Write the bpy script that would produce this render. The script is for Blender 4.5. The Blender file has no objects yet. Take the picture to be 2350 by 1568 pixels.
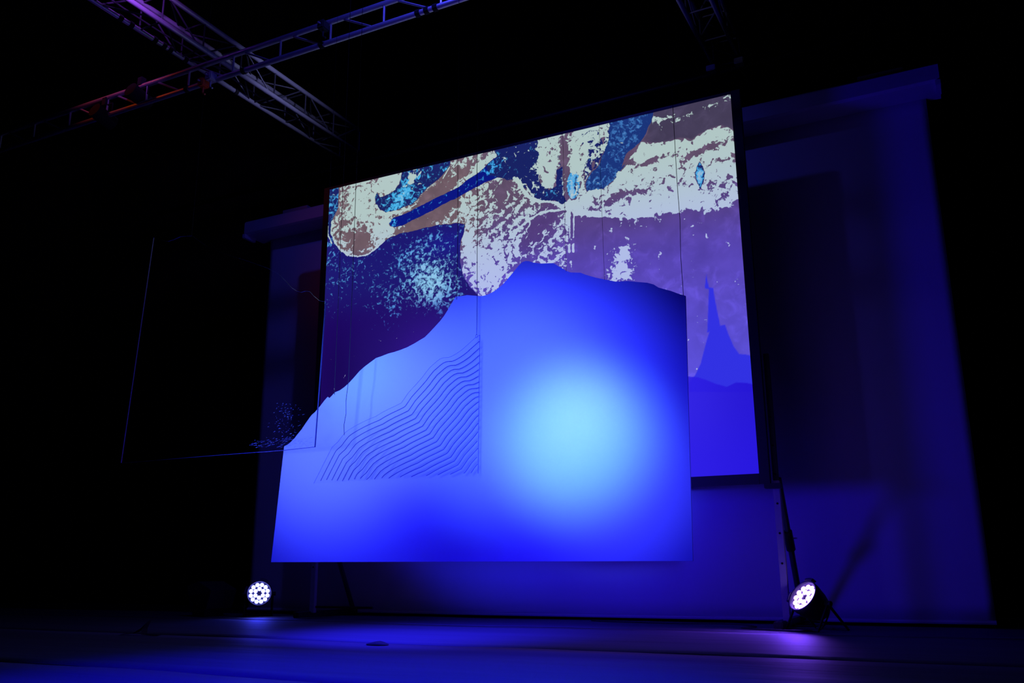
import bpy, bmesh, math, random
import numpy as np
from mathutils import Vector, Matrix
random.seed(4)
sc = bpy.context.scene
COL = sc.collection
# ------------------------------------------------------------------ camera frame (X along the back wall, Y towards it, Z up)
W, H, F = 2350.0, 1568.0, 2039.28
v = Vector((1110 - W/2, -(-7300 - H/2), -F)).normalized()
hx = Vector((-3000 - W/2, -(1332 - H/2), -F)); hx = -(hx - hx.dot(v)*v).normalized()
yc = v.cross(hx)
R = Matrix((hx, yc, v))                       # camera axes -> stage axes
EYE = Vector((0, 0, .45))
def ray(px, py): return R @ Vector((px - W/2, -(py - H/2), -F))
def at(px, py, Y):                            # point of the upright plane Y = const seen at that spot
    d = ray(px, py); return EYE + d*(Y/d.y)
def fl(px, py, z=0.0):
    d = ray(px, py); return EYE + d*((z - EYE.z)/d.z)

cam = bpy.data.cameras.new('camera'); cam.sensor_width = 36; cam.lens = F/W*36; cam.clip_start = .02; cam.clip_end = 100
co = bpy.data.objects.new('camera', cam); COL.objects.link(co)
co.matrix_world = Matrix.Translation(EYE) @ R.to_4x4()
sc.camera = co
sc.view_settings.view_transform = 'Standard'; sc.view_settings.look = 'None'
sc.view_settings.gamma = 1; sc.view_settings.use_curve_mapping = False; sc.view_settings.exposure = 0
wd = bpy.data.worlds.new('world'); sc.world = wd; wd.use_nodes = True
wd.node_tree.nodes['Background'].inputs[0].default_value = (.1, .1, 1, 1)
wd.node_tree.nodes['Background'].inputs[1].default_value = 0.0004

def spot(name, pos, target, color, power, size, blend=1.0, rad=.05):
    l = bpy.data.lights.new(name, 'SPOT'); l.color = color; l.energy = power
    l.spot_size = math.radians(size); l.spot_blend = blend; l.shadow_soft_size = rad
    o = bpy.data.objects.new(name, l); COL.objects.link(o); o.location = pos
    o.rotation_euler = (Vector(target) - Vector(pos)).to_track_quat('-Z', 'Y').to_euler()
    return o
BY = 4.4                                       # hanging board distance
FRONT_A = Vector((0.6, -1.6, .6)); FRONT_B = Vector((-2.4, -1.6, .35))
BLUE = (.0045, .009, 1.0)
PARL = at(595, 1362, 6.75); PARR = at(1846, 1371, 6.55)
NL = (EYE + Vector((.35, 0, .75)) - PARL).normalized()
tc_ = (EYE - PARR).normalized(); sd_ = R @ Vector((-.77, .64, 0)); sd_ = (sd_ - sd_.dot(tc_)*tc_).normalized()
NR = (tc_*.56 + sd_*.83).normalized()
# lights of the show aimed at the hanging board from the auditorium
up = (R @ Vector((1398 - W/2, -(-5575 - H/2), -F))).normalized()
rt = Vector((1, 0, 0)); rt = (rt - rt.dot(up)*up).normalized(); nb = up.cross(rt).normalized()
if nb.y < 0: nb = -nb
BP = at(1100, 1000, BY)
def onb0(px, py):                              # spot on the leaning board
    d = ray(px, py); return EYE + d*((BP - EYE).dot(nb)/d.dot(nb))
spot('beam_blue_upper', FRONT_A, onb0(1192.9, 870.9), (0.0245, 0.0433, 1.0000), 2524, 17.00, 1.0, 0.16)
spot('beam_blue_left', FRONT_B, onb0(770.8, 1064.2), (0.0143, 0.0161, 1.0000), 2110, 19.00, 1.0, 0.2)
spot('beam_blue_base', FRONT_A, onb0(1296.4, 1026.6), (0.0135, 0.0073, 1.0000), 1222, 21.00, 1.0, 0.16)
spot('beam_cyan_hot', FRONT_A, onb0(1317.2, 1004.3), (0.2201, 0.8224, 1.0000), 1200, 8.88, 1.0, 0.16)
spot('beam_cyan_low', FRONT_A, onb0(1399.5, 1083.9), (0.0426, 0.0638, 1.0000), 1641, 10.28, 1.0, 0.16)
spot('beam_pale_left', FRONT_B, onb0(766.3, 896.0), (0.1189, 0.2265, 1.0000), 1672, 19.00, 1.0, 0.2)
spot('beam_cyan_middle', FRONT_A, onb0(1143.7, 914.9), (0.0425, 0.0987, 1.0000), 3500, 13.63, 1.0, 0.16)
spot('beam_cyan_core', FRONT_A, onb0(1325.5, 951.2), (0.6157, 1.0000, 0.3525), 284, 5.18, 1.0, 0.16)
spot('beam_cyan_slope', FRONT_B, onb0(817.4, 841.4), (0.1077, 0.4273, 1.0000), 800, 7.86, 1.0, 0.2)
# unseen blue spots added behind the board to wash wall, stand and floor
spot('wash_blue', (-3.6, 4.72, 1.0), (0, 7.4, 2.1), (.016, .001, 1.0), 125, 138, 1.0, .22)
spot('wash_floor', (-3.5, 4.75, 1.65), (-3.4, 5.3, 0), (.016, .010, 1.0), 620, 82, 1.0, .10)
# the two floor cans
spot('can_beam_left', PARL + NL*.06, PARL + NL*3, (.02, .03, 1.0), 10, 140, 1.0, .08)
spot('can_beam_right', PARR + NR*.06, PARR + NR*3, (.20, .05, 1.0), 45, 120, 1.0, .08)
spot('can_spill_right', PARR + NR*.07, (-1.6, 5.9, 0), (.17, .05, 1.0), 48, 130, 1.0, .08)
# unseen spots added to light the rigging
spot('rig_violet', (-5.5, 4.0, 5.35), (-6.2, 4.75, 5.42), (.36, .08, 1.0), 120, 46, 1.0, .05)
spot('rig_pale', (-4.9, 6.4, 5.1), (-6.2, 6.7, 5.5), (.40, .40, 1.0), 40, 80, 1.0, .05)
spot('rig_blue', (-2.9, 4.5, 5.6), (-3.3, 5.3, 4.9), (.06, .06, 1.0), 80, 130, 1.0, .05)
spot('rig_red', (-8.0, 4.5, 5.8), (-7.0, 5.3, 4.95), (1.0, .09, .0), 12, 44, 1.0, .1)
spot('rig_right', (-2.6, 6.0, 4.8), (-1.75, 6.7, 5.4), (.36, .34, 1.0), 22, 60, 1.0, .05)
spot('floor_blue', (-2.3, 2.2, 4.8), (-2.3, 3.0, 0), (.009, .003, 1.0), 2200, 46, 1.0, .2)  # unseen overhead spot added to brighten the floor

# ------------------------------------------------------------------ materials
def lin(r, g, b):
    f = lambda c: (c/255/12.92 if c <= 10 else ((c/255 + .055)/1.055)**2.4)
    return (f(r), f(g), f(b), 1)
def mat(name, col, rough=.6, metal=0.0, noise=0.0, nscale=20.0, bump=0.0, bscale=60.0, spec=.5, stretch=None):
    m = bpy.data.materials.new(name); m.use_nodes = True; n = m.node_tree.nodes; l = m.node_tree.links
    p = n['Principled BSDF']; p.inputs['Roughness'].default_value = rough; p.inputs['Metallic'].default_value = metal
    p.inputs['Specular IOR Level'].default_value = spec
    tc = n.new('ShaderNodeTexCoord'); src = tc.outputs['Object']
    if stretch:
        mp = n.new('ShaderNodeMapping'); mp.inputs['Scale'].default_value = stretch; l.new(src, mp.inputs['Vector']); src = mp.outputs[0]
    nz = n.new('ShaderNodeTexNoise'); nz.inputs['Scale'].default_value = nscale; nz.inputs['Detail'].default_value = 4; l.new(src, nz.inputs['Vector'])
    mx = n.new('ShaderNodeMix'); mx.data_type = 'RGBA'; l.new(nz.outputs['Fac'], mx.inputs['Factor'])
    a = [c*(1 - noise) for c in col[:3]] + [1]; b = [min(1, c*(1 + noise)) for c in col[:3]] + [1]
    mx.inputs['A'].default_value = a; mx.inputs['B'].default_value = b; l.new(mx.outputs['Result'], p.inputs['Base Color'])
    if bump:
        n2 = n.new('ShaderNodeTexNoise'); n2.inputs['Scale'].default_value = bscale; n2.inputs['Detail'].default_value = 5; l.new(src, n2.inputs['Vector'])
        bp = n.new('ShaderNodeBump'); bp.inputs['Strength'].default_value = bump; bp.inputs['Distance'].default_value = .02
        l.new(n2.outputs['Fac'], bp.inputs['Height']); l.new(bp.outputs[0], p.inputs['Normal'])
    return m
def emit(name, col, s):
    m = bpy.data.materials.new(name); m.use_nodes = True; n = m.node_tree.nodes; l = m.node_tree.links
    p = n['Principled BSDF']; p.inputs['Base Color'].default_value = (.8, .8, .8, 1)
    lw = n.new('ShaderNodeLayerWeight'); lw.inputs[0].default_value = .3
    mx = n.new('ShaderNodeMix'); mx.data_type = 'RGBA'; l.new(lw.outputs['Facing'], mx.inputs['Factor'])
    mx.inputs['A'].default_value = col; mx.inputs['B'].default_value = col
    l.new(mx.outputs['Result'], p.inputs['Emission Color']); p.inputs['Emission Strength'].default_value = s
    return m
def glass(name, tint, alpha):
    # clear acrylic sheet: mostly see-through, thin gloss
    m = bpy.data.materials.new(name); m.use_nodes = True; n = m.node_tree.nodes; l = m.node_tree.links
    n.remove(n['Principled BSDF']); out = n['Material Output']
    t = n.new('ShaderNodeBsdfTransparent'); t.inputs[0].default_value = tint
    g = n.new('ShaderNodeBsdfGlossy'); g.inputs['Roughness'].default_value = .12
    nz = n.new('ShaderNodeTexNoise'); nz.inputs['Scale'].default_value = 3
    mr = n.new('ShaderNodeMapRange'); mr.inputs['To Min'].default_value = alpha*.7; mr.inputs['To Max'].default_value = alpha*1.3
    l.new(nz.outputs['Fac'], mr.inputs['Value'])
    mx = n.new('ShaderNodeMixShader'); l.new(mr.outputs[0], mx.inputs[0]); l.new(t.outputs[0], mx.inputs[1]); l.new(g.outputs[0], mx.inputs[2])
    l.new(mx.outputs[0], out.inputs['Surface'])
    return m
M = dict(
    floor=mat('dark_stage_floor', (.012, .012, .013), .6, noise=.3, nscale=3, bump=.2, bscale=8),
    vinyl=mat('dance_vinyl', (.11, .11, .12), .62, noise=.25, nscale=2.0, bump=.55, bscale=2.2, spec=.18, stretch=(.35, 2.2, 1)),
    black=mat('black_drape', (.0015, .0015, .0016), .9, noise=.3, nscale=6, bump=.2, spec=.1),
    cloth=mat('white_screen_cloth', (.75, .75, .75), .9, noise=.04, nscale=1.5, bump=.12, bscale=1.2, spec=.1, stretch=(3, 3, .3)),
    casing=mat('white_metal_casing', (.62, .62, .62), .5, noise=.05, nscale=4),
    board=mat('white_foam_board', (.80, .80, .80), .85, noise=.012, nscale=1.2, bump=.02, spec=.1),
    board_edge=mat('board_cut_edge', (.5, .5, .5), .85, noise=.1),
    frame=mat('black_frame_tube', (.012, .012, .013), .5, noise=.3),
    leg=mat('grey_aluminium_leg', (.42, .42, .44), .5, metal=.2, noise=.1),
    plastic=mat('black_plastic', (.01, .01, .01), .5, noise=.3),
    can=mat('black_can_paint', (.008, .008, .008), .6, noise=.3),
    inner=mat('can_inner_lip', (.13, .12, .13), .35, noise=.15, nscale=40),
    plate=mat('lens_plate', (.07, .06, .08), .4, noise=.2),
    alu=mat('truss_aluminium', (.55, .55, .58), .42, metal=.5, noise=.12, nscale=9, bump=.05),
    dull=mat('dull_truss_rod', (.05, .05, .06), .5, metal=.2, noise=.2),
    strap=mat('black_strap', (.004, .004, .004), .9, noise=.2),
    wire=mat('thin_dark_wire', (.022, .022, .026), .6, noise=.2),
    clearwire=mat('nylon_line', (.06, .06, .06), .4, noise=.2),
    ledb=emit('led_lens_blue', (.18, .20, 1, 1), 6),
    ledp=emit('led_lens_violet', (.34, .18, 1, 1), 6),
    pane=glass('clear_acrylic', (.99, .99, 1, 1), .012),
    paneedge=mat('acrylic_polished_edge', (.07, .07, .18), .25, noise=.2, spec=.6),
    engraved=mat('engraved_groove', (.06, .06, .16), .8, noise=.2),
    scratch=mat('scratched_acrylic', (.25, .25, .4), .3, noise=.3),
    rag=mat('dark_tape', (.02, .02, .022), .8, noise=.3),
    red=mat('red_clamp', (.7, .08, .02), .5, noise=.2),
)

# ------------------------------------------------------------------ mesh helpers
def link(name, me, parent=None, mat_=None, **props):
    o = bpy.data.objects.new(name, me); COL.objects.link(o)
    if mat_: me.materials.clear(); me.materials.append(mat_)
    if parent: o.parent = parent
    for k, val in props.items(): o[k] = val
    return o
def thing(name, label, cat, loc=(0, 0, 0), group=None):
    o = bpy.data.objects.new(name, None); o.location = loc; o.empty_display_size = .1; COL.objects.link(o)
    o['label'] = label; o['category'] = cat
    if group: o['group'] = group
    return o
def child(name, bm, m, parent, smooth=False):
    me = bpy.data.meshes.new(name); bm.to_mesh(me); bm.free()
    off = Vector((0, 0, 0)); q_ = parent
    while q_ is not None: off += q_.location; q_ = q_.parent
    me.transform(Matrix.Translation(-off))
    if smooth:
        for f in me.polygons: f.use_smooth = True
    return link(name, me, parent, m)
def box(bm, a, b):
    a, b = Vector(a), Vector(b)
    vs = [bm.verts.new((x, y, z)) for x in (a.x, b.x) for y in (a.y, b.y) for z in (a.z, b.z)]
    for f in ((0, 1, 3, 2), (4, 6, 7, 5), (0, 4, 5, 1), (2, 3, 7, 6), (0, 2, 6, 4), (1, 5, 7, 3)): bm.faces.new([vs[i] for i in f])
def bxb(a, b, bev=0.0):
    bm = bmesh.new(); box(bm, a, b)
    bmesh.ops.recalc_face_normals(bm, faces=bm.faces)
    if bev: bmesh.ops.bevel(bm, geom=bm.edges[:], offset=bev, segments=2, affect='EDGES')
    return bm
def tube(bm, pts, r, n=8, cap=True):
    pts = [Vector(p) for p in pts]; rings = []
    up = None
    for i, p in enumerate(pts):
        d = (pts[min(i + 1, len(pts) - 1)] - pts[max(i - 1, 0)]).normalized()
        if up is None: up = Vector((0, 0, 1)) if abs(d.z) < .9 else Vector((1, 0, 0))
        s = d.cross(up).normalized(); t = s.cross(d).normalized(); up = t
        rings.append([bm.verts.new(p + r*(math.cos(a)*s + math.sin(a)*t)) for a in (2*math.pi*k/n for k in range(n))])
    for A, B in zip(rings, rings[1:]):
        for k in range(n): bm.faces.new((A[k], A[(k+1) % n], B[(k+1) % n], B[k]))
    if cap: bm.faces.new(rings[0][::-1]); bm.faces.new(rings[-1])
def tb(pts, r, n=8):
    bm = bmesh.new(); tube(bm, pts, r, n); bmesh.ops.recalc_face_normals(bm, faces=bm.faces); return bm
def prism(front, off):                        # closed sheet from an outline and a thickness vector
    bm = bmesh.new(); A = [bm.verts.new(p) for p in front]; B = [bm.verts.new(p + off) for p in front]
    n = len(A)
    fa = bm.faces.new(A); fb = bm.faces.new(B[::-1])
    for i in range(n): bm.faces.new((A[i], B[i], B[(i+1) % n], A[(i+1) % n]))
    bmesh.ops.recalc_face_normals(bm, faces=bm.faces)
    return bm

# ------------------------------------------------------------------ the room
def struct(name, bm, m, parent=None):
    me = bpy.data.meshes.new(name); bm.to_mesh(me); bm.free()
    o = link(name, me, parent, m)
    if parent is None: o['kind'] = 'structure'
    return o
X0, X1, Y0, Y1, ZC = -12.0, 5.0, -3.0, 8.6, 7.0
floor = struct('floor', bxb((X0, Y0, -.2), (X1, Y1, -.006)), M['floor'])
def wavy_strip(y0, y1, x0, x1, seed, slope=0.0):
    # one sheet of rolled-out vinyl: slightly wavy, edges curling up here and there
    rng = random.Random(seed); bm = bmesh.new(); nx, ny = 150, 8
    ph = [rng.uniform(0, 6.28) for _ in range(6)]; y0_i = seed - 3
    top = []
    for i in range(nx + 1):
        x = x0 + (x1 - x0)*i/nx; row = []
        for j in range(ny + 1):
            t = j/ny; yy0 = y0 + slope*(x + 3) + .014*math.sin(x*.85 + y0_i*1.7); yy1 = y1 + slope*(x + 3) + .014*math.sin(x*.85 + (y0_i + 1)*1.7)
            y = yy0 + (yy1 - yy0)*t
            e = max(0, 1 - min(t, 1 - t)*ny/1.5)
            curl = e*max(0, math.sin(x*1.9 + ph[2] + 3*(t > .5)) - .72)*.014
            z = .0015 + .0022*(1 + math.sin(x*2.3 + y*1.1)) + curl
            row.append(bm.verts.new((x, y, z)))
        top.append(row)
    for i in range(nx):
        for j in range(ny): bm.faces.new((top[i][j], top[i+1][j], top[i+1][j+1], top[i][j+1]))
    ret = bmesh.ops.extrude_face_region(bm, geom=bm.faces[:])
    for g in ret['geom']:
        if isinstance(g, bmesh.types.BMVert): g.co.z -= .004
    bmesh.ops.recalc_face_normals(bm, faces=bm.faces)
    return bm
edges = [-2.2, -.35, 1.35, 3.02, 4.66, 6.28, 7.2]
for k in range(6):
    o = struct('vinyl_sheet', wavy_strip(edges[k] + .002, edges[k+1] - .002, X0 + .3, X1 - .3, k + 3, .0), M['vinyl'], floor)
    for p in o.data.polygons: p.use_smooth = True
struct('wall_back', bxb((X0, Y1, 0), (X1, Y1 + .2, ZC)), M['black'])
struct('wall_left', bxb((X0 - .2, Y0, 0), (X0, Y1, ZC)), M['black'])
struct('wall_right', bxb((X1, Y0, 0), (X1 + .2, Y1, ZC)), M['black'])
struct('ceiling', bxb((X0, Y0, ZC), (X1, Y1, ZC + .2)), M['black'])

# ------------------------------------------------------------------ big pull-down screen at the back
YW = 7.40
cl, cr = at(570, 1400, YW).x, at(2290, 1440, YW).x
cl = (at(620, 540, YW).x + cl)/2; cr = (at(2120, 200, YW).x + cr)/2
hl, hr = at(570, 520, 7.2).x, at(2153, 160, 7.2).x
hz0, hz1 = at(2100, 205, 7.2).z, at(2150, 150, 7.2).z
rs = thing('pull_down_screen', 'huge blank white pull-down screen reaching the floor behind everything', 'projection screen', ((cl+cr)/2, YW, 0))
bm = bmesh.new(); nx, nz = 120, 30; g = []
for i in range(nx + 1):
    x = cl + (cr - cl)*i/nx; col = []
    for j in range(nz + 1):
        z = .035 + (hz0 + .05 - .035)*j/nz
        y = YW + .008*math.sin(x*1.7)*(1 - j/nz*.5) + .004*math.sin(x*5.1 + 1)*(1 - j/nz)
        col.append(bm.verts.new((x, y, z)))
    g.append(col)
for i in range(nx):
    for j in range(nz): bm.faces.new((g[i][j], g[i+1][j], g[i+1][j+1], g[i][j+1]))
ret = bmesh.ops.extrude_face_region(bm, geom=bm.faces[:])
for e in ret['geom']:
    if isinstance(e, bmesh.types.BMVert): e.co.y += .002
bmesh.ops.recalc_face_normals(bm, faces=bm.faces)
child('cloth', bm, M['cloth'], rs, True)
bm = bmesh.new()
prof = [(7.14, hz0 + .02), (7.16, hz0), (7.46, hz0), (7.48, hz0 + .02), (7.48, hz1 - .02), (7.46, hz1), (7.16, hz1), (7.14, hz1 - .02)]
A = [bm.verts.new((hl, y, z)) for y, z in prof]; B = [bm.verts.new((hr, y, z)) for y, z in prof]
bm.faces.new(A); bm.faces.new(B[::-1])
for i in range(8): bm.faces.new((A[i], A[(i+1) % 8], B[(i+1) % 8], B[i]))
bmesh.ops.recalc_face_normals(bm, faces=bm.faces)
child('casing', bm, M['casing'], rs)
for x in (hl, hr - .03): child('end_cap', bxb((x - .005, 7.12, hz0 - .045), (x + .035, 7.30, hz0 + .005), .004), M['casing'], rs)
child('bottom_bar', tb([(cl, YW, .03), (cr, YW, .03)], .016), M['casing'], rs)
for x in (hl + .5, hr - .6): child('hanging_bracket', bxb((x, 7.2, hz1), (x + .35, 7.42, hz1 + .06), .004), M['leg'], rs)

# ------------------------------------------------------------------ picture screen on its folding frame
YS = 6.6
sx0, sx1 = at(750, 600, YS).x, -1.322
P_ = [at(757, 440, YS), at(1677, 211, YS), at(1741, 1087, YS)]
sx0 = P_[0].x; sx1 = (P_[1].x + P_[2].x)/2; sz1 = (P_[0].z + P_[1].z)/2; sz0 = P_[2].z
def S(pts):
    out = []
    for q in pts:
        p = at(q[0], q[1], YS); out.append((p.x, p.z))
    return np.array(out)
NXG, NZG = 560, 420
gx = np.linspace(sx0, sx1, NXG); gz = np.linspace(sz0, sz1, NZG)
GX, GZ = np.meshgrid(gx, gz)                   # rows = z
rngn = np.random.RandomState(7)
def vnoise(X, Z, s, seed):                     # smooth value noise
    r = np.random.RandomState(seed).rand(128, 128)
    x = X*s; z = Z*s; xi = np.floor(x).astype(int); zi = np.floor(z).astype(int); fx = x - xi; fz = z - zi
    fx = fx*fx*(3 - 2*fx); fz = fz*fz*(3 - 2*fz)
    q = lambda a, b: r[(zi + b) % 128, (xi + a) % 128]
    return (q(0, 0)*(1-fx) + q(1, 0)*fx)*(1-fz) + (q(0, 1)*(1-fx) + q(1, 1)*fx)*fz
def fbm(s, seed, X=None, Z=None, o=3):
    X = GX if X is None else X; Z = GZ if Z is None else Z
    t = 0; a = 1; tot = 0
    for k in range(o): t = t + a*vnoise(X, Z, s*2**k, seed + k); tot += a; a *= .55
    return t/tot*2 - 1
wobX = fbm(9, 50)*.022; wobZ = fbm(9, 60)*.022
def sdf(poly, wob=1.0):                        # >0 inside, metres
    P = S(poly); X = GX + wobX*wob; Z = GZ + wobZ*wob
    d = np.full(X.shape, 1e9); ins = np.zeros(X.shape, bool); n = len(P)
    for i in range(n):
        a = P[i]; b = P[(i+1) % n]; ab = b - a; L = (ab**2).sum() + 1e-12
        t = np.clip(((X - a[0])*ab[0] + (Z - a[1])*ab[1])/L, 0, 1)
        d = np.minimum(d, np.hypot(X - a[0] - t*ab[0], Z - a[1] - t*ab[1]))
        c = (a[1] > Z) != (b[1] > Z)
        with np.errstate(divide='ignore', invalid='ignore'):
            ins ^= c & (X < (b[0] - a[0])*(Z - a[1])/(b[1] - a[1]) + a[0])
    return np.where(ins, d, -d)
def line(poly, w, wob=.5):
    P = S(poly); X = GX + wobX*wob; Z = GZ + wobZ*wob; d = np.full(X.shape, 1e9)
    for a, b in zip(P, P[1:]):
        ab = b - a; L = (ab**2).sum() + 1e-12
        t = np.clip(((X - a[0])*ab[0] + (Z - a[1])*ab[1])/L, 0, 1)
        d = np.minimum(d, np.hypot(X - a[0] - t*ab[0], Z - a[1] - t*ab[1]))
    return w - d
def ss(x, a, b):
    t = np.clip((x - a)/(b - a), 0, 1); return t*t*(3 - 2*t)
PXM = .0042                                    # metres per picture unit near the screen
def blob(x, y, rx, ry, ang=0):
    p = at(x, y, YS); c, s = math.cos(math.radians(ang)), math.sin(math.radians(ang))
    dx = (GX - p.x)/PXM; dz = (GZ - p.z)/PXM
    u = (dx*c + dz*s)/rx; w = (-dx*s + dz*c)/ry
    return np.exp(-(u*u + w*w))
# --- fields: base colour (slow), cream coverage C, navy coverage N, cyan speckle K (all thresholded against grain in the shader)
base = np.zeros(GX.shape + (3,)); base[:] = lin(96, 78, 104)[:3]
def paint(mask, col):
    global base
    base = base*(1 - mask[..., None]) + np.array(lin(*col)[:3])*mask[..., None]
def zpix(y, x=1300): return at(x, y, YS).z
paint(ss(-GZ, -zpix(430), -zpix(520)) , (86, 66, 130))  # blue stage wash painted into the tones, stronger towards the bottom
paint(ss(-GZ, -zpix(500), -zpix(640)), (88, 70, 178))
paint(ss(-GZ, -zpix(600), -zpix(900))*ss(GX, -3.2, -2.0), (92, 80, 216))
C = np.full(GX.shape, -1.6); N = np.full(GX.shape, -1.0); K = np.full(GX.shape, -1.5)
def put(F_, mask, val):
    return F_*(1 - mask) + val*mask
def hard(poly, wob=1.0, w=.006): return ss(sdf(poly, wob), -w, w)
def soft(poly, w=.06, wob=1.0): return ss(sdf(poly, wob), -w, w)
top = lambda x: 440 + (211 - 440)*(x - 757)/(1677 - 757)
# head / left cream mass with mauve
head = [(745, 430), (1240, 320), (1310, 470), (1300, 620), (1180, 640), (1110, 690), (1095, 676), (1075, 655), (1062, 630), (1055, 595), (1056, 565), (1063, 538), (1068, 515), (1050, 512), (1000, 517), (960, 528), (925, 534), (900, 543), (882, 552), (868, 562), (858, 575), (845, 584), (820, 590), (800, 587), (782, 576), (768, 557), (761, 533), (764, 505), (776, 478), (780, 430)]
C = put(C, hard(head, .5), -.05)
for b, v_ in (((835, 470, 42, 55), 1.3), ((880, 520, 40, 26, 20), 1.3), ((850, 560, 60, 14, 20), .3), ((900, 415, 30, 22), 1.8), ((1100, 385, 50, 18, 25), .9), ((1110, 600, 38, 60, 10), .75),
              ((1075, 560, 18, 50), .8), ((1180, 560, 40, 30, 40), .45), ((1220, 440, 30, 12), .2), ((1260, 590, 40, 30, 40), .25), ((1130, 640, 50, 26, 30), .5), ((1080, 460, 40, 22, 28), .45)):
    C = C + blob(*b)*v_
for b, v_ in (((828, 550, 30, 36, -25), -1.7), ((785, 510, 13, 40), -.9), ((1000, 490, 70, 16, 27), -1.9), ((960, 515, 50, 10, 15), -1.6), ((985, 450, 60, 16, 33), -1.5), ((1050, 410, 60, 13, 33), -1.2),
              ((1150, 440, 26, 26, 30), -1.2), ((1240, 515, 52, 22, 38), -1.5), ((1190, 610, 40, 24, 40), -.6), ((1160, 490, 60, 10, 35), -.4), ((1275, 560, 25, 25), -.5)):
    C = C + blob(*b)*v_
# diagonal striation in the chest
p0 = at(1200, 500, YS); st = np.sin(((GX - p0.x)*-.60 + (GZ - p0.z)*.80)*2*math.pi/.085 + 2*fbm(6, 90))
C = C + st*.55*blob(1180, 490, 75, 40, 40)
paint(soft([(740, 420), (1100, 340), (1100, 560), (740, 620)], .2), (110, 90, 100))
paint(blob(1240, 515, 70, 30, 38)*.8, (80, 58, 118))
# navy lower left
nl = [(700, 560), (762, 540), (768, 557), (782, 576), (800, 587), (820, 590), (845, 584), (858, 575), (868, 562), (882, 552), (900, 543), (925, 534), (960, 528), (1000, 517), (1050, 512), (1068, 515), (1063, 538), (1056, 565), (1055, 595), (1062, 630), (1075, 655), (1095, 676), (1110, 700), (1000, 960), (700, 960)]
mn = hard(nl, .5); N = put(N, mn, 1); C = put(C, mn, -1.8)
K = put(K, mn, -1.15)
for b, v_ in (((985, 640, 52, 62, 50), 1.55), ((930, 590, 90, 18, 28), .7), ((1010, 705, 36, 46, 60), 1.1), ((1045, 660, 26, 30), .5), ((900, 690, 40, 38), .75), ((890, 742, 34, 30), .7), ((765, 590, 18, 60, 0), .5), ((800, 625, 46, 16, 35), .6), ((820, 680, 60, 14, 10), -.1), ((1000, 560, 60, 30, 30), .35)):
    K = K + blob(*b)*v_
K = np.where(mn > .5, K - ss(-GZ, -zpix(690, 900), -zpix(760, 900))*.55, K)
K = np.where(mn > .5, K - blob(1000, 790, 90, 60, 30)*1.5 - blob(820, 800, 100, 70)*.8, K)
# left rim
rim = hard([(740, 430), (778, 425), (776, 478), (764, 505), (761, 533), (768, 557), (740, 575)], .5); N = put(N, rim, 1); C = put(C, rim, -1.8); K = put(K, rim, -.2); K = K - rim*blob(757, 530, 14, 30)*1.0
C = put(C, ss(line([(754, 520), (754, 540), (761, 558)], .006), -.003, .003), 1.6); 
C = put(C, ss(line([(764, 505), (761, 533), (768, 557), (782, 576), (800, 587), (820, 590), (845, 584), (862, 570), (882, 552)], .010), -.003, .004), 1.0)
# navy pocket
pk = hard([(861, 453), (866, 441), (872, 452), (884, 450), (902, 441), (917, 422), (923, 395), (930, 370), (1040, 345), (1031, 380), (1007, 412), (978, 435), (955, 459), (946, 470), (902, 485), (884, 489), (870, 482), (863, 466)], .7)
pk = pk*(1 - .0*pk); N = put(N, pk, 1); C = put(C, pk, -1.6); K = put(K, pk, -.6)
K = K + pk*(blob(915, 460, 30, 22, 20)*1.15 + blob(935, 430, 18, 24)*.9 - blob(872, 465, 10, 16)*.6)
C = C + pk*(blob(948, 408, 30, 22, 40)*2.1 - blob(1010, 395, 30, 26)*1.5)
C = C + ss(line([(880, 492), (905, 489), (935, 480), (955, 470)], .008), -.003, .004)*1.8
C = C + ss(line([(1016, 410), (1030, 385)], .006), -.003, .004)*2.2
# top-middle navy
tm = hard([(1128, 330), (1235, 305), (1238, 360), (1236, 400), (1243, 430), (1262, 436), (1278, 425), (1276, 395), (1290, 385), (1292, 440), (1308, 478), (1290, 470), (1268, 458), (1240, 460), (1222, 452), (1212, 436), (1200, 432), (1190, 412), (1165, 414), (1140, 408), (1120, 405), (1118, 380), (1140, 362)], 1.1)
N = put(N, tm, 1); C = put(C, tm, -1.25); K = put(K, tm, -1.35)
K = K + tm*(blob(1262, 445, 24, 12)*1.1 + blob(1150, 370, 26, 24, 30)*.8); C = C + tm*(blob(1236, 380, 16, 60)*1.3)
# diagonal bar
bar = hard([(893, 512), (903, 500), (930, 491), (965, 473), (1005, 453), (1060, 424), (1090, 402), (1112, 385), (1125, 372), (1150, 352), (1165, 400), (1135, 411), (1110, 420), (1090, 431), (1060, 448), (1010, 473), (960, 500), (928, 515), (906, 523), (896, 520)], .5)
N = put(N, bar, 1); C = put(C, bar, -1.8); K = put(K, bar, -1.1); K = K + bar*(blob(904, 511, 14, 10)*1.4 + blob(1130, 385, 30, 16, 30)*1.0 + blob(1020, 455, 12, 6)*.9)
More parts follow.
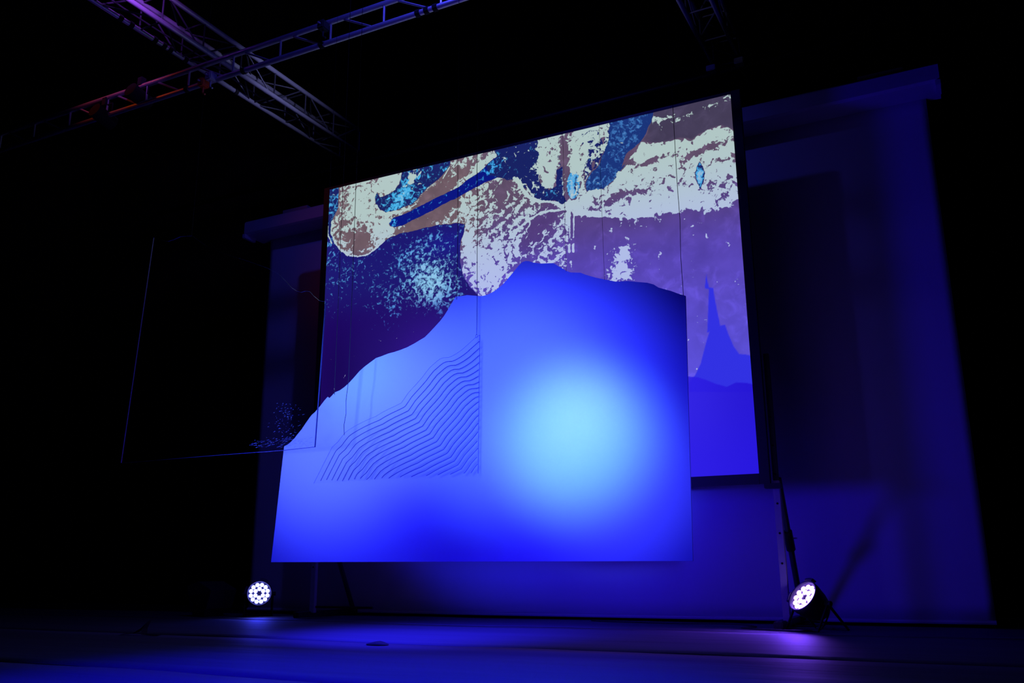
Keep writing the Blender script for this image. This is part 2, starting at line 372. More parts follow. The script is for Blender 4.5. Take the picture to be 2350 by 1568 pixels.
# centre-top cream with vertical streaks
ct = hard([(1232, 300), (1400, 262), (1400, 330), (1385, 352), (1370, 380), (1352, 402), (1340, 425), (1345, 442), (1385, 432), (1420, 400), (1440, 380), (1470, 390), (1500, 500), (1320, 498), (1300, 478), (1290, 440), (1288, 380), (1276, 395), (1270, 432), (1252, 432), (1240, 405)], .9)
C = put(C, ct, .75)
vs = fbm(1, 33, GX*26, GZ*5)
C = C + ct*vs*1.2*blob(1315, 400, 60, 90) - ct*(blob(1296, 400, 9, 70)*1.8 + blob(1300, 340, 12, 50)*.9)
N = N + ct*(blob(1368, 370, 30, 66, -25)*2.1 + blob(1350, 310, 26, 30)*1.7 + blob(1283, 400, 10, 60)*1.0)*(vs*.9 + .9)
cy = blob(1316, 425, 14, 30); N = np.where(cy > .35, 1, N); K = np.where(cy > .35, .5 + vs*1.3, K); C = C - ct*blob(1368, 375, 28, 60, -25)*1.0 - ct*cy*(1.5 + vs*1.6)
# steel-blue band
sb = hard([(1397, 270), (1506, 245), (1497, 272), (1488, 295), (1472, 322), (1455, 348), (1436, 378), (1418, 400), (1404, 420), (1388, 431), (1368, 436), (1345, 441), (1342, 425), (1355, 402), (1372, 380), (1388, 350), (1398, 318)], 1.0)
N = put(N, sb, 1); C = put(C, sb, -1.6); K = put(K, sb, -.42 + 0*N); K = K - sb*(blob(1480, 300, 12, 60, -25)*.9) + sb*blob(1385, 420, 40, 20)*.3 + sb*blob(1440, 300, 30, 30)*.25
# right cream band
RC = [(1345, 442), (1390, 432), (1420, 400), (1440, 378), (1445, 386), (1438, 380), (1455, 378), (1440, 352), (1455, 345), (1471, 325), (1520, 328), (1560, 318), (1590, 319), (1602, 310), (1625, 298), (1655, 287), (1670, 290), (1700, 300), (1700, 455), (1660, 466), (1630, 475), (1600, 480), (1555, 486), (1520, 490), (1480, 495), (1450, 499), (1400, 497), (1340, 497), (1310, 480)]; rc = hard(RC, 1.0)
rcs = ss(sdf([(q_[0], q_[1]) for q_ in RC], 1.0), -.05, .055); C = put(C, rcs, 1.2); N = N*(1 - rc) - rc
for b, v_ in (((1490, 371, 34, 5, 12), -2.6), ((1560, 372, 40, 8, 10), -.9), ((1610, 345, 40, 8, 18), -1.9), ((1655, 332, 34, 6, 10), -1.5), ((1560, 345, 40, 8, 10), -.7), ((1650, 420, 50, 26, 10), -.95), ((1480, 432, 100, 12, 9), -1.15),
              ((1400, 460, 60, 18, 8), -1.1), ((1560, 425, 40, 10, 8), -.7), ((1670, 365, 30, 10), -.9), ((1480, 400, 50, 8, 14), -.5), ((1680, 450, 30, 10), -.9)):
    C = C + rc*blob(*b)*v_
# brown-grey corner
bg = hard([(1471, 325), (1440, 350), (1425, 385), (1418, 392), (1440, 372), (1462, 340), (1488, 300), (1500, 262), (1508, 245), (1700, 195), (1700, 300), (1670, 290), (1655, 287), (1625, 298), (1602, 310), (1590, 319), (1560, 318), (1520, 328)], .8)
C = put(C, bg, -1.9); N = put(N, bg, -1); paint(bg, (70, 62, 88))
C = C + bg*(blob(1500, 275, 16, 8)*2.6 + blob(1530, 272, 26, 7)*1.9 + blob(1600, 256, 90, 7, 14)*1.75 + blob(1655, 240, 24, 6, 14)*.9)
paint(bg*ss(-GX, -at(1500, 320, YS).x, -at(1450, 330, YS).x), (95, 72, 98))
# below the band: cream details in purple
C = C + blob(1435, 575, 17, 24, -20)*2.0 + blob(1420, 610, 22, 30, -20)*1.9 + blob(1445, 630, 20, 20)*1.4 + blob(1400, 640, 30, 14)*.9
fr = vnoise(GX*1.0, GZ*0.25, 34, 71)
C = C + (blob(1480, 503, 120, 12, 3) + blob(1650, 474, 60, 12, 12))*(fr*2.2 - .5)
C = C + blob(1480, 505, 100, 10, 3)*.3 + blob(1650, 480, 60, 10, 12)*.6
for xx in (1308, 1317):
    C = np.maximum(C, ss(line([(xx, 470), (xx, 545)], .006, .2), -.004, .004)*3 - 1.8 - .5*0)
    C = np.maximum(C, ss(line([(xx - 1, 562), (xx - 1, 578)], .011, .1), -.002, .002)*3.4 - 1.8)
C = C + blob(1302, 500, 12, 30)*.9 + blob(1312, 610, 3, 14)*1.8
for a, b in (((1470, 520), (1480, 519)), ((1620, 530), (1622, 545)), ((1685, 520), (1686, 528)), ((1578, 522), (1590, 520))):
    C = C + ss(line([a, b], .008), -.006, .006)*1.3
# white ridge lines
for w_, pl in ((.012, [(1180, 408), (1192, 422), (1203, 440), (1214, 452), (1226, 458), (1240, 463), (1262, 462), (1280, 468), (1293, 480)]), (.006, [(1187, 408), (1199, 424), (1207, 422), (1212, 436), (1224, 450)]), (.009, [(1296, 482), (1262, 484), (1240, 488), (1215, 505), (1185, 530), (1168, 548)])):
    m_ = ss(line(pl, w_), -.004, .004); C = C*(1 - m_) + 1.8*m_; N = N*(1 - m_) - m_
# diamond
dm = hard([(1605, 372), (1613, 383), (1618, 398), (1615, 415), (1608, 435), (1600, 418), (1595, 400), (1598, 385)], .2)
N = put(N, dm, 1); C = put(C, dm, -1.8); K = put(K, dm, -.2); K = K + dm*blob(1606, 402, 8, 22)*1.3
# spire silhouette; the hill shape is the board's shadow painted as plain blue
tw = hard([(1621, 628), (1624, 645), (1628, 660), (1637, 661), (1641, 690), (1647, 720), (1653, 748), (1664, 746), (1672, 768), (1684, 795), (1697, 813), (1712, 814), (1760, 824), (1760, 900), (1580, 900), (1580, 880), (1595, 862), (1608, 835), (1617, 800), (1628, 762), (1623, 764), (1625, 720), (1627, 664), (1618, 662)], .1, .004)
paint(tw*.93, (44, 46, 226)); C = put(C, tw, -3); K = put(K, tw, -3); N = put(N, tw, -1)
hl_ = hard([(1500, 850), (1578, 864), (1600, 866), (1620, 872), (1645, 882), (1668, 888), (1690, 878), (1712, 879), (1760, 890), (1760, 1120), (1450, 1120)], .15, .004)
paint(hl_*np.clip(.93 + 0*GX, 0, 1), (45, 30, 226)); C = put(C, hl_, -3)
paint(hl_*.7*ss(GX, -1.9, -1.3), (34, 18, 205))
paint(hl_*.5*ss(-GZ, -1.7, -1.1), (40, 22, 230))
# navy colour varies: deep blue in the bar, blue wash painted in as dark violet lower down
navy = np.zeros(GX.shape + (3,)); navy[:] = lin(26, 34, 100)[:3]
def pn(mask, col):
    global navy
    navy = navy*(1 - mask[..., None]) + np.array(lin(*col)[:3])*mask[..., None]
pn(mn, (28, 24, 112)); pn(mn*ss(-GZ, -zpix(620, 900), -zpix(740, 900)), (30, 8, 100))
pn(mn*blob(980, 830, 90, 90)*.8, (50, 10, 135)); pn(mn*blob(770, 860, 60, 120)*.8, (22, 4, 80))
pn(mn*blob(1020, 560, 60, 30)*.7, (26, 28, 140)); pn(bar, (10, 22, 128)); pn(sb, (26, 52, 120)); pn(tm, (24, 34, 98))
cyan = np.zeros(GX.shape + (3,)); cyan[:] = lin(70, 165, 225)[:3]
def pc(mask, col):
    global cyan
    cyan = cyan*(1 - mask[..., None]) + np.array(lin(*col)[:3])*mask[..., None]
pc(mn*.7, (86, 150, 222)); pc(mn*blob(990, 650, 70, 70), (140, 200, 235)); pc(sb, (62, 118, 185)); pc(mn*ss(-GZ, -zpix(660, 900), -zpix(780, 900)), (42, 62, 190)); pc(bar, (60, 165, 235)); pc(pk, (70, 180, 235))
cream = np.zeros(GX.shape + (3,)); cream[:] = lin(176, 198, 196)[:3]
t = ss(-GZ, -zpix(380), -zpix(640)); cream = cream*(1 - t[..., None]) + np.array(lin(176, 188, 232)[:3])*t[..., None]  # same blue wash painted into the cream lower down
# picture mesh carrying the fields as attributes
me = bpy.data.meshes.new('picture_surface')
co_ = np.stack([GX.ravel(), np.zeros(GX.size) + YS - .002, GZ.ravel()], 1) - np.array([(sx0+sx1)/2, YS, 0])
idx = np.arange(GX.size).reshape(GX.shape)
q = np.stack([idx[:-1, :-1], idx[:-1, 1:], idx[1:, 1:], idx[1:, :-1]], -1).reshape(-1, 4)
me.vertices.add(len(co_)); me.vertices.foreach_set('co', co_.astype(np.float32).ravel())
me.loops.add(q.size); me.loops.foreach_set('vertex_index', q.astype(np.int32).ravel())
me.polygons.add(len(q)); me.polygons.foreach_set('loop_start', (np.arange(len(q))*4).astype(np.int32))
me.update(calc_edges=True)
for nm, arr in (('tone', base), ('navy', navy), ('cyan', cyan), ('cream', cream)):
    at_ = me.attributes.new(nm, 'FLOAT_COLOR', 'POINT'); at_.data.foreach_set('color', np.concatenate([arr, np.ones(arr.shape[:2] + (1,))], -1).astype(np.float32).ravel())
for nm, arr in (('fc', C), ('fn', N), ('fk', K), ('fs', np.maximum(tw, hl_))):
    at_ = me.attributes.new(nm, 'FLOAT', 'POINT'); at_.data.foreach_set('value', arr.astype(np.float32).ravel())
sm = bpy.data.materials.new('projected_picture'); sm.use_nodes = True; n = sm.node_tree.nodes; l = sm.node_tree.links
p = n['Principled BSDF']; p.inputs['Base Color'].default_value = (.03, .03, .03, 1); p.inputs['Roughness'].default_value = .9; p.inputs['Specular IOR Level'].default_value = .05
tc = n.new('ShaderNodeTexCoord')
def A_(nm): a = n.new('ShaderNodeAttribute'); a.attribute_name = nm; return a
def NZ(scale, det=3.0, dist=.4, off=0.0):
    mp = n.new('ShaderNodeMapping'); mp.inputs['Location'].default_value = (off, off, off); l.new(tc.outputs['Object'], mp.inputs['Vector'])
    z = n.new('ShaderNodeTexNoise'); z.inputs['Scale'].default_value = scale; z.inputs['Detail'].default_value = det; z.inputs['Distortion'].default_value = dist
    l.new(mp.outputs[0], z.inputs['Vector']); return z
def MATH(op, a, b):
    m_ = n.new('ShaderNodeMath'); m_.operation = op
    for i, s_ in enumerate((a, b)):
        if isinstance(s_, (int, float)): m_.inputs[i].default_value = s_
        else: l.new(s_, m_.inputs[i])
    return m_.outputs[0]
def STEP(val, a, b):
    m_ = n.new('ShaderNodeMapRange'); m_.interpolation_type = 'SMOOTHSTEP'; l.new(val, m_.inputs['Value'])
    m_.inputs['From Min'].default_value = a; m_.inputs['From Max'].default_value = b; return m_.outputs[0]
def MIX(f_, a, b):
    m_ = n.new('ShaderNodeMix'); m_.data_type = 'RGBA'; l.new(f_, m_.inputs['Factor']); l.new(a, m_.inputs['A']); l.new(b, m_.inputs['B']); return m_.outputs['Result']
def grain(scale, amp, off, dist=.4): return MATH('MULTIPLY', MATH('SUBTRACT', NZ(scale, 3, dist, off).outputs['Fac'], .5), amp)
gc = MATH('ADD', grain(18, 6.6, 0, .8), grain(60, 2.0, 5.0, .3)); gk = MATH('ADD', grain(24, 6.0, 7.3, .8), grain(58, 2.0, 9.0, .2)); gn = grain(26, 6.0, 3.1)
fC = STEP(MATH('ADD', A_('fc').outputs['Fac'], gc), -.22, .22)
fN = STEP(MATH('ADD', MATH('MULTIPLY', A_('fn').outputs['Fac'], 2.6), gn), -.15, .15)
fK = STEP(MATH('ADD', A_('fk').outputs['Fac'], gk), -.55, .75)
cl2 = STEP(NZ(9, 6, .5, 4.4).outputs['Fac'], .50, .80)
cloud = MATH('ADD', MATH('ADD', MATH('MULTIPLY', NZ(5, 5, .3, 2.2).outputs['Fac'], .6), .66), MATH('MULTIPLY', cl2, .35))
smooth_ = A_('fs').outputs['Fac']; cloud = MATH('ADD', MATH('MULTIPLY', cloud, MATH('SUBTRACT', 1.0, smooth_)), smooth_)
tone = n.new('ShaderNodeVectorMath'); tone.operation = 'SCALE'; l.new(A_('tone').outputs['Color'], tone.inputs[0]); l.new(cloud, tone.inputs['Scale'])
fK2 = MATH('MULTIPLY', STEP(MATH('ADD', A_('fk').outputs['Fac'], gk), .75, 1.9), .6)
nv0 = MIX(fK, A_('navy').outputs['Color'], A_('cyan').outputs['Color'])
nv = MIX(fK2, nv0, A_('cream').outputs['Color'])
c1 = MIX(fN, tone.outputs[0], nv)
c2 = MIX(fC, c1, A_('cream').outputs['Color'])
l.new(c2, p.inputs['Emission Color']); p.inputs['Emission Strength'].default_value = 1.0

ps = thing('picture_screen', 'freestanding framed screen glowing with a cream, mauve and blue abstract picture', 'projection screen', ((sx0+sx1)/2, YS, 0))
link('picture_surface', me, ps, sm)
b_ = .075
child('frame', bxb((sx0 - b_, YS, sz0 - b_), (sx0, YS + .04, sz1 + .03), .003), M['frame'], ps)
child('frame', bxb((sx1, YS, sz0 - b_), (sx1 + b_, YS + .04, sz1 + .03), .003), M['frame'], ps)
child('frame', bxb((sx0, YS, sz1), (sx1, YS + .04, sz1 + .03), .003), M['frame'], ps)
child('frame', bxb((sx0, YS, sz0 - b_), (sx1, YS + .04, sz0), .003), M['frame'], ps)
child('backing', bxb((sx0, YS + .002, sz0), (sx1, YS + .008, sz1)), M['frame'], ps)
for sgn, X in ((1, sx1 + .10), (-1, sx0 - .05)):
    YL = YS + .07
    lo = child('leg', bxb((X - .025, YL, .05), (X + .025, YL + .04, sz0 - .05), .003), M['leg'], ps)
    child('post', bxb((X - .02, YL + .005, sz0 - .05), (X + .02, YL + .035, sz0 + .9), .003), M['frame'], ps)
    for k in range(6):
        z = .45 + .21*k
        child('peg_hole', tb([(X, YL - .003, z), (X, YL + .003, z)], .008, 10), M['strap'], lo)
    br = child('brace', tb([(X + .01, YL + .06, sz0 - .03), (X + .01, YL + .62, .04)], .022, 10), M['dull'], ps)
    child('knob', tb([(X + .01, YL + .25, .68), (X + .01, YL + .34, .55)], .034, 12), M['plastic'], br)
    child('knob_ring', tb([(X - .04, YL + .28, .63), (X + .07, YL + .28, .63)], .006, 8), M['leg'], br)
    child('foot', bxb((X - .06, YL - .18, .012), (X + .0, YL + .70, .062), .006), M['plastic'], ps)
    child('corner_clamp', bxb((X - .07, YS - .012, sz0 - .11), (X + .05, YS + .06, sz0 - .075), .004), M['plastic'], ps)
child('cross_bar', tb([(sx0 - .05, YS + .12, .12), (sx1 + .10, YS + .12, .12)], .0, 4) if False else tb([(sx0 - .05, YS + .10, .10), (sx0 + .6, YS + .10, .10)], .010, 8), M['frame'], ps)

# ------------------------------------------------------------------ hanging mountain board
def onb(px, py, off=0.0):
    d = ray(px, py); q0 = BP + nb*off; return EYE + d*((q0 - EYE).dot(nb)/d.dot(nb))
bprof = [(622, 1290.5), (652, 1025), (660, 1021), (668, 1014), (676, 1006), (683, 997), (692, 986), (700, 974), (707, 964), (715, 953), (722, 947), (735, 932), (744, 920), (752, 911), (756, 914), (762, 908), (768, 901), (780, 896), (790, 889), (800, 880), (812, 867), (825, 852), (835, 843), (848, 833), (863, 822), (875, 818), (890, 812), (905, 808), (920, 803), (935, 797), (950, 789), (965, 780), (975, 774), (987, 762), (1000, 748), (1010, 737), (1020, 724), (1028, 711), (1036, 697), (1046, 681), (1060, 679.5), (1072, 677.5), (1085, 678.5), (1100, 680), (1110, 679), (1120, 676), (1130, 671), (1142, 663), (1155, 652), (1167, 638), (1178, 625), (1190, 610), (1198, 602), (1206, 599), (1214, 599.5), (1225, 603), (1240, 605), (1255, 604.5), (1270, 604), (1280, 610), (1290, 616), (1300, 622), (1310, 625.5), (1332, 626), (1342, 630), (1355, 634), (1370, 638), (1390, 642), (1413, 646.5), (1425, 646), (1440, 645), (1460, 647), (1485, 649), (1500, 653), (1511, 660), (1525, 664), (1540, 668), (1556, 674), (1573, 679), (1581, 980), (1590, 1288)]
hb = prism([onb(*q_) for q_ in bprof], nb*.010)
mbo = bpy.data.meshes.new('mountain_board'); hb.to_mesh(mbo); hb.free()
board = link('mountain_board', mbo, None, M['board'], label='large white mountain-shaped panel lit blue with a pale cyan hotspot', category='panel')

# wires
def wire(pts, label, r=.0016, m='wire', name='hanging_wire'):
    o = link(name, bpy.data.meshes.new(name), None, None, label=label, category='wire', group='thin hanging wires')
    bm = tb(pts, r, 6); bm.to_mesh(o.data); bm.free(); o.data.materials.append(M[m]); return o
def upfrom(p, z=ZC - .01, kinks=0.0, n_=10):
    out = []; rr = random.Random(int(abs(p.x)*1000))
    for i in range(n_ + 1):
        t = i/n_; k = kinks*(1 - t)**3
        out.append(Vector((p.x + rr.uniform(-1, 1)*k, p.y + rr.uniform(-.5, .5)*k, p.z + (z - p.z)*t)))
    out[0] = Vector(p)
    return out
wb = -nb*.004
wire(upfrom(onb(1569, 679) + wb, kinks=.012, n_=24), 'wire holding the right-hand corner of the mountain panel')
wire(upfrom(onb(1049, 688) + wb, kinks=.006), 'wire holding the mountain panel at its middle shoulder')
wire(upfrom(onb(768, 906) + wb, kinks=.006), 'wire holding the low left slope of the mountain panel')
wire(upfrom(onb(1388, 643) + wb, kinks=.003), 'fine line meeting the right-hand slope of the mountain panel halfway down', .0009)
wire(upfrom(onb(1300, 624) + wb, kinks=.003), 'fine line rising just right of the summit of the mountain panel', .0009)

# ------------------------------------------------------------------ contour-line acrylic pane
YP = 4.12
oprof = [(720, 1110), (733, 1084), (745, 1060), (762, 1027), (768, 1021), (775, 1015), (784, 1003), (792, 993), (800, 987), (815, 978), (830, 970), (845, 963), (862, 956), (875, 948), (890, 940), (905, 933), (921, 925), (928, 915), (936, 903), (945, 893), (957, 880), (970, 865), (978, 854), (987, 843), (995, 836), (1003, 829), (1010, 824), (1018, 821), (1030, 820.5), (1038, 817), (1047, 812), (1060, 803), (1070, 794), (1080, 785), (1090, 776), (1101, 769)]
pane_t = Vector((0, .004, 0))
cp = thing('contour_pane', 'clear mountain-shaped pane engraved with dark contour lines, before the lit panel', 'panel', tuple(at(910, 1100, YP)))
outline = [at(x, y, YP) for x, y in oprof] + [at(1097, 1087, YP)]
child('sheet', prism(outline, pane_t), M['pane'], cp)
def ribbon(px, w, y, th=.0012):
    P = [at(a, b, y) for a, b in px]; bm = bmesh.new(); rows = []
    for i, q_ in enumerate(P):
        d = (P[min(i+1, len(P)-1)] - P[max(i-1, 0)]).normalized(); nn = Vector((-d.z, 0, d.x))*w/2
        rows.append([bm.verts.new(q_ + nn), bm.verts.new(q_ - nn), bm.verts.new(q_ - nn + Vector((0, th, 0))), bm.verts.new(q_ + nn + Vector((0, th, 0)))])
    for a, b in zip(rows, rows[1:]):
        for k in range(4): bm.faces.new((a[k], a[(k+1) % 4], b[(k+1) % 4], b[k]))
    bm.faces.new(rows[0][::-1]); bm.faces.new(rows[-1]); bmesh.ops.recalc_face_normals(bm, faces=bm.faces); return bm
botl = lambda x: 1110 + (1087 - 1110)*(x - 720)/(1097 - 720) - 1.5
rgt = lambda y: 1097 + (y - 1087)*(-5/317) - 1.0
ext = [(708, 1134)] + oprof[1:] + [(1112, 760), (1130, 744)]
def clip(pts):
    dense = []
    for a, b in zip(pts, pts[1:]):
        for k in range(6): dense.append((a[0] + (b[0]-a[0])*k/6, a[1] + (b[1]-a[1])*k/6))
    dense.append(pts[-1])
    return [q_ for q_ in dense if q_[1] <= botl(q_[0]) and q_[0] <= rgt(q_[1])]
for i in range(1, 25):
    tx, ty = 8.1*i, 8.9*i
    rs_ = random.Random(i)
    pts = clip([(x + tx, y + ty) for x, y in ([(690, 1170), (700, 1150)] + ext[1:])])
    if len(pts) > 4:
        w = .0034 if i < 15 else .0034 - .00018*(i - 14)
        child('contour_line', ribbon(pts[::2] + [pts[-1]], max(w, .0016), YP - .0015), M['engraved'], cp)
child('pane_edge', ribbon([(1101, 769), (1097, 1087)], .0022, YP - .0015), M['engraved'], cp)
child('pane_edge', ribbon(oprof, .0012, YP - .0015), M['engraved'], cp)
def hook(px, py, Y):
    c_ = at(px, py, Y); return [c_ + Vector((.006*math.cos(a), -.002, .010*math.sin(a))) for a in [i*math.pi/6 for i in range(13)]]
child('wire_loop', tb(hook(1094, 772, YP - .004), .0009, 5), M['wire'], cp)
wire(upfrom(at(1094, 769, YP - .007), kinks=.012, n_=22), 'kinked wire holding the right tip of the contour-line pane')
wire([at(790, 999, YP - .007), at(789.5, 975, YP - .007), at(794, 950, YP - .007), at(794, 920, YP - .007), at(799, 880, YP - .007)] + upfrom(at(800, 868, YP - .007), kinks=.002), 'wire holding the left slope of the contour-line pane')

# ------------------------------------------------------------------ dark clear pane at the left
YA = 3.95
aprof = [(277, 1065), (315, 800), (352, 545), (368, 551), (385, 554), (400, 549), (413, 543), (440, 541), (455, 552), (475, 566), (520, 584), (570, 600), (615, 616), (640, 630), (655, 645), (668, 660), (680, 668), (690, 671), (700, 668), (710, 669), (720, 680), (732, 690), (747, 693), (741, 770), (733, 880), (722, 1026)]
cpn = thing('clear_pane', 'almost invisible clear pane at left, only its glinting edges showing', 'panel', tuple(at(500, 1050, YA)))
child('sheet', prism([at(x, y, YA) for x, y in aprof], pane_t), M['pane'], cpn)
child('pane_edge', ribbon([(277, 1063), (315, 800), (352, 545)], .0022, YA - .002, .007), M['paneedge'], cpn)
child('pane_edge', ribbon([(277, 1063), (500, 1045), (652, 1033.5), (722, 1026)], .0026, YA - .002, .007), M['paneedge'], cpn)
child('pane_edge', ribbon([(747, 693), (741, 770), (733, 880), (722, 1026)], .0040, YA - .002, .007), M['paneedge'], cpn)
child('pane_edge', ribbon(aprof[2:-3], .0008, YA - .002, .007), M['paneedge'], cpn)
rs2 = random.Random(12)
bm = bmesh.new()
for k in range(260):
    x = rs2.gauss(655, 16) if k < 150 else rs2.uniform(585, 712); y = rs2.uniform(925, 1024) if k < 150 else rs2.uniform(1005, 1029)
    if k >= 235: x = rs2.uniform(570, 620); y = rs2.uniform(1010, 1026)
    if x > 735 or y > 1030 - (x - 652)*.08: continue
    a = at(x, y, YA - .003); w = rs2.uniform(.002, .014)*(1 if k < 150 else 1.8); h_ = rs2.uniform(.0004, .0013)
    s_ = rs2.uniform(0, .25)
    vs_ = [bm.verts.new(a + Vector(q_)) for q_ in ((0, 0, 0), (w, 0, w*s_), (w*.9, 0, w*s_ + h_), (0, 0, h_))]; bm.faces.new(vs_)
o = child('scratches', bm, M['scratch'], cpn); o['kind'] = 'stuff'
wire(upfrom(at(745, 692, YA), kinks=.002), 'fine line above the inner top corner of the clear pane', .0007, 'clearwire')
wire(upfrom(at(440, 541, YA), kinks=.002), 'fine line above the middle bump of the clear pane', .0006, 'clearwire')

# ------------------------------------------------------------------ trusses
def square_truss(label, chords, zb, y0, y1, side, bay=.5):
    xL, xR = chords; t = thing('truss', label, 'truss', ((xL + xR)/2, y0, zb), 'ceiling trusses')
    for x in (xL, xR):
        for z in (zb, zb + side): child('chord', tb([(x, y0, z), (x, y1, z)], .024, 14), M['alu'], t, True)
    n_ = int((y1 - y0)/bay); mv = None
    def rod(a, b):
        child('brace', tb([a, b], .0085, 6), M['dull'], t)
    for i in range(n_ + 1):
        y = y1 - .05 - i*bay
        for z in (zb, zb + side): rod((xL, y, z), (xR, y, z))
        for x in (xL, xR): rod((x, y, zb), (x, y, zb + side))
        if i < n_:
            k = i % 2
            rod((xL if k else xR, y - .06, zb), (xR if k else xL, y - bay + .06, zb))
            rod((xL if k else xR, y - .06, zb + side), (xR if k else xL, y - bay + .06, zb + side))
            for x in (xL, xR): rod((x, y - .06, zb if k else zb + side), (x, y - bay + .06, zb + side if k else zb))
    return t
ZA = 5.3
aL, aR = fl(352, 90, ZA).x, fl(352, 37, ZA).x
yend = fl(798, 362, ZA).y
tA = square_truss('long box truss at upper left running away toward the back wall', (aL, aR), ZA, 2.2, yend, aR - aL)
for px, py in ((278, 40), (302, 56), (355, 91), (377, 104), (391, 113), (425, 136), (535, 212)):
    p_ = fl(px, py, ZA); child('strap', tb([(aL, p_.y - .02, ZA), (aL, p_.y + .02, ZA)], .034, 12), M['strap'], tA)
child('cable', tb([((aL + aR)/2 - .05, 2.3 + .4*k, ZA + .05 + .012*math.sin(k*1.7)) for k in range(14)], .009, 6), M['wire'], tA)
cL, cR = fl(1558, 0, ZA).x, fl(1625, 0, ZA).x
print('A', aL, aR, yend, fl(240, 15, ZA), 'C', cL, cR)
tC = square_truss('short box truss at upper right above the picture screen', (cL, cR + .03), ZA, 3.4, fl(1640, 160, ZA).y, cR - cL + .03)
# ladder truss across, parallel to the back wall
YB = 5.30
zlo = at(770, 93, YB).z; zhi = at(770, 47, YB).z
tB = thing('ladder_truss', 'ladder truss crossing under the long truss, tinted blue right and red left', 'truss', (-6, YB, zlo))
bx0, bx1 = -11.5, 1.0
for z in (zlo, zhi): child('chord', tb([(bx0, YB, z), (bx1, YB, z)], .024, 14), M['alu'], tB, True)
bay = (at(882, 10, YB).x - at(645, 92, YB).x)/2; x = at(645, 92, YB).x - 12*bay
print('bay', bay)
while x < bx1 - .6:
    child('brace', tb([(x, YB, zlo), (x, YB, zhi)], .010, 6), M['alu'], tB)
    child('brace', tb([(x + bay*.2, YB, zhi), (x + bay*.84, YB, zlo)], .010, 6), M['alu'], tB)
    x += bay
for px, py in ((740, 86), (980, 27), (960, 34), (1000, 22), (560, 160), (430, 205)):
    p_ = at(px, py, YB); child('strap', tb([(p_.x - .02, YB, zlo), (p_.x + .02, YB, zlo)], .032, 12), M['strap'], tB)
def clamp(loc, label, m, group='truss clamps', s=1.0):
    t = thing('truss_clamp', label, 'clamp', loc, group); L = Vector(loc)
    child('jaw', bxb(L + Vector((-.035, -.045, -.04))*s, L + Vector((.035, .045, .04))*s, .008), M[m], t)
    child('bolt', tb([L + Vector((0, -.07, 0))*s, L + Vector((0, .07, 0))*s], .008*s, 8), M['leg'], t)
    child('hook_eye', tb([L + Vector((0, .0, -.04))*s, L + Vector((0, 0, -.10))*s, L + Vector((.03, 0, -.12))*s], .008*s, 8), M[m], t)
clamp(at(467, 191, YB - .05), 'small orange-lit clamp under the crossing of the two trusses', 'red')
clamp(at(484, 177, YB - .04), 'pale metal clamp just right of the orange-lit clamp', 'leg')
clamp(at(742, 60, YB - .05), 'dark clamp on the upper bar of the ladder truss', 'rag')
# pipe by the back wall that carries the truss ends
tp = at(1640, 165, 8.05)
pipe = thing('wall_pipe', 'dark pipe across the back wall under the truss ends', 'pipe', (tp.x, 8.05, tp.z))
child('tube', tb([(-9.5, 8.05, tp.z - .03), (1.5, 8.05, tp.z - .03)], .03, 12), M['plastic'], pipe, True)
for px, py in ((1633, 160), (1697, 143)):
    p_ = at(px, py, 7.98); child('swivel_clamp', bxb(p_ - Vector((.045, .05, .03)), p_ + Vector((.045, .05, .03)), .006), M['leg'], pipe)
# dim fixtures hung on the ladder truss
def hung_lamp(px, py, label):
    c_ = at(px, py, YB); t = thing('hanging_lamp', label, 'stage lamp', tuple(c_), 'unlit lamps on the ladder truss')
    bm = bmesh.new()
    tube(bm, [c_ + Vector((0, -.12, .02)), c_ + Vector((0, -.05, 0)), c_ + Vector((0, .10, -.03))], .075, 16); bmesh.ops.recalc_face_normals(bm, faces=bm.faces)
    child('body', bm, M['strap'], t, False)
    child('yoke', tb([c_ + Vector((-.10, 0, 0)), c_ + Vector((-.10, 0, .12)), c_ + Vector((.10, 0, .12)), c_ + Vector((.10, 0, 0))], .009, 8), M['strap'], t)
    child('clamp', bxb(c_ + Vector((-.03, -.03, .11)), c_ + Vector((.03, .03, .20)), .005), M['strap'], t)
hung_lamp(322, 222, 'dark unlit lamp on the left half of the ladder truss')
hung_lamp(240, 268, 'dark unlit lamp on the far left end of the ladder truss')

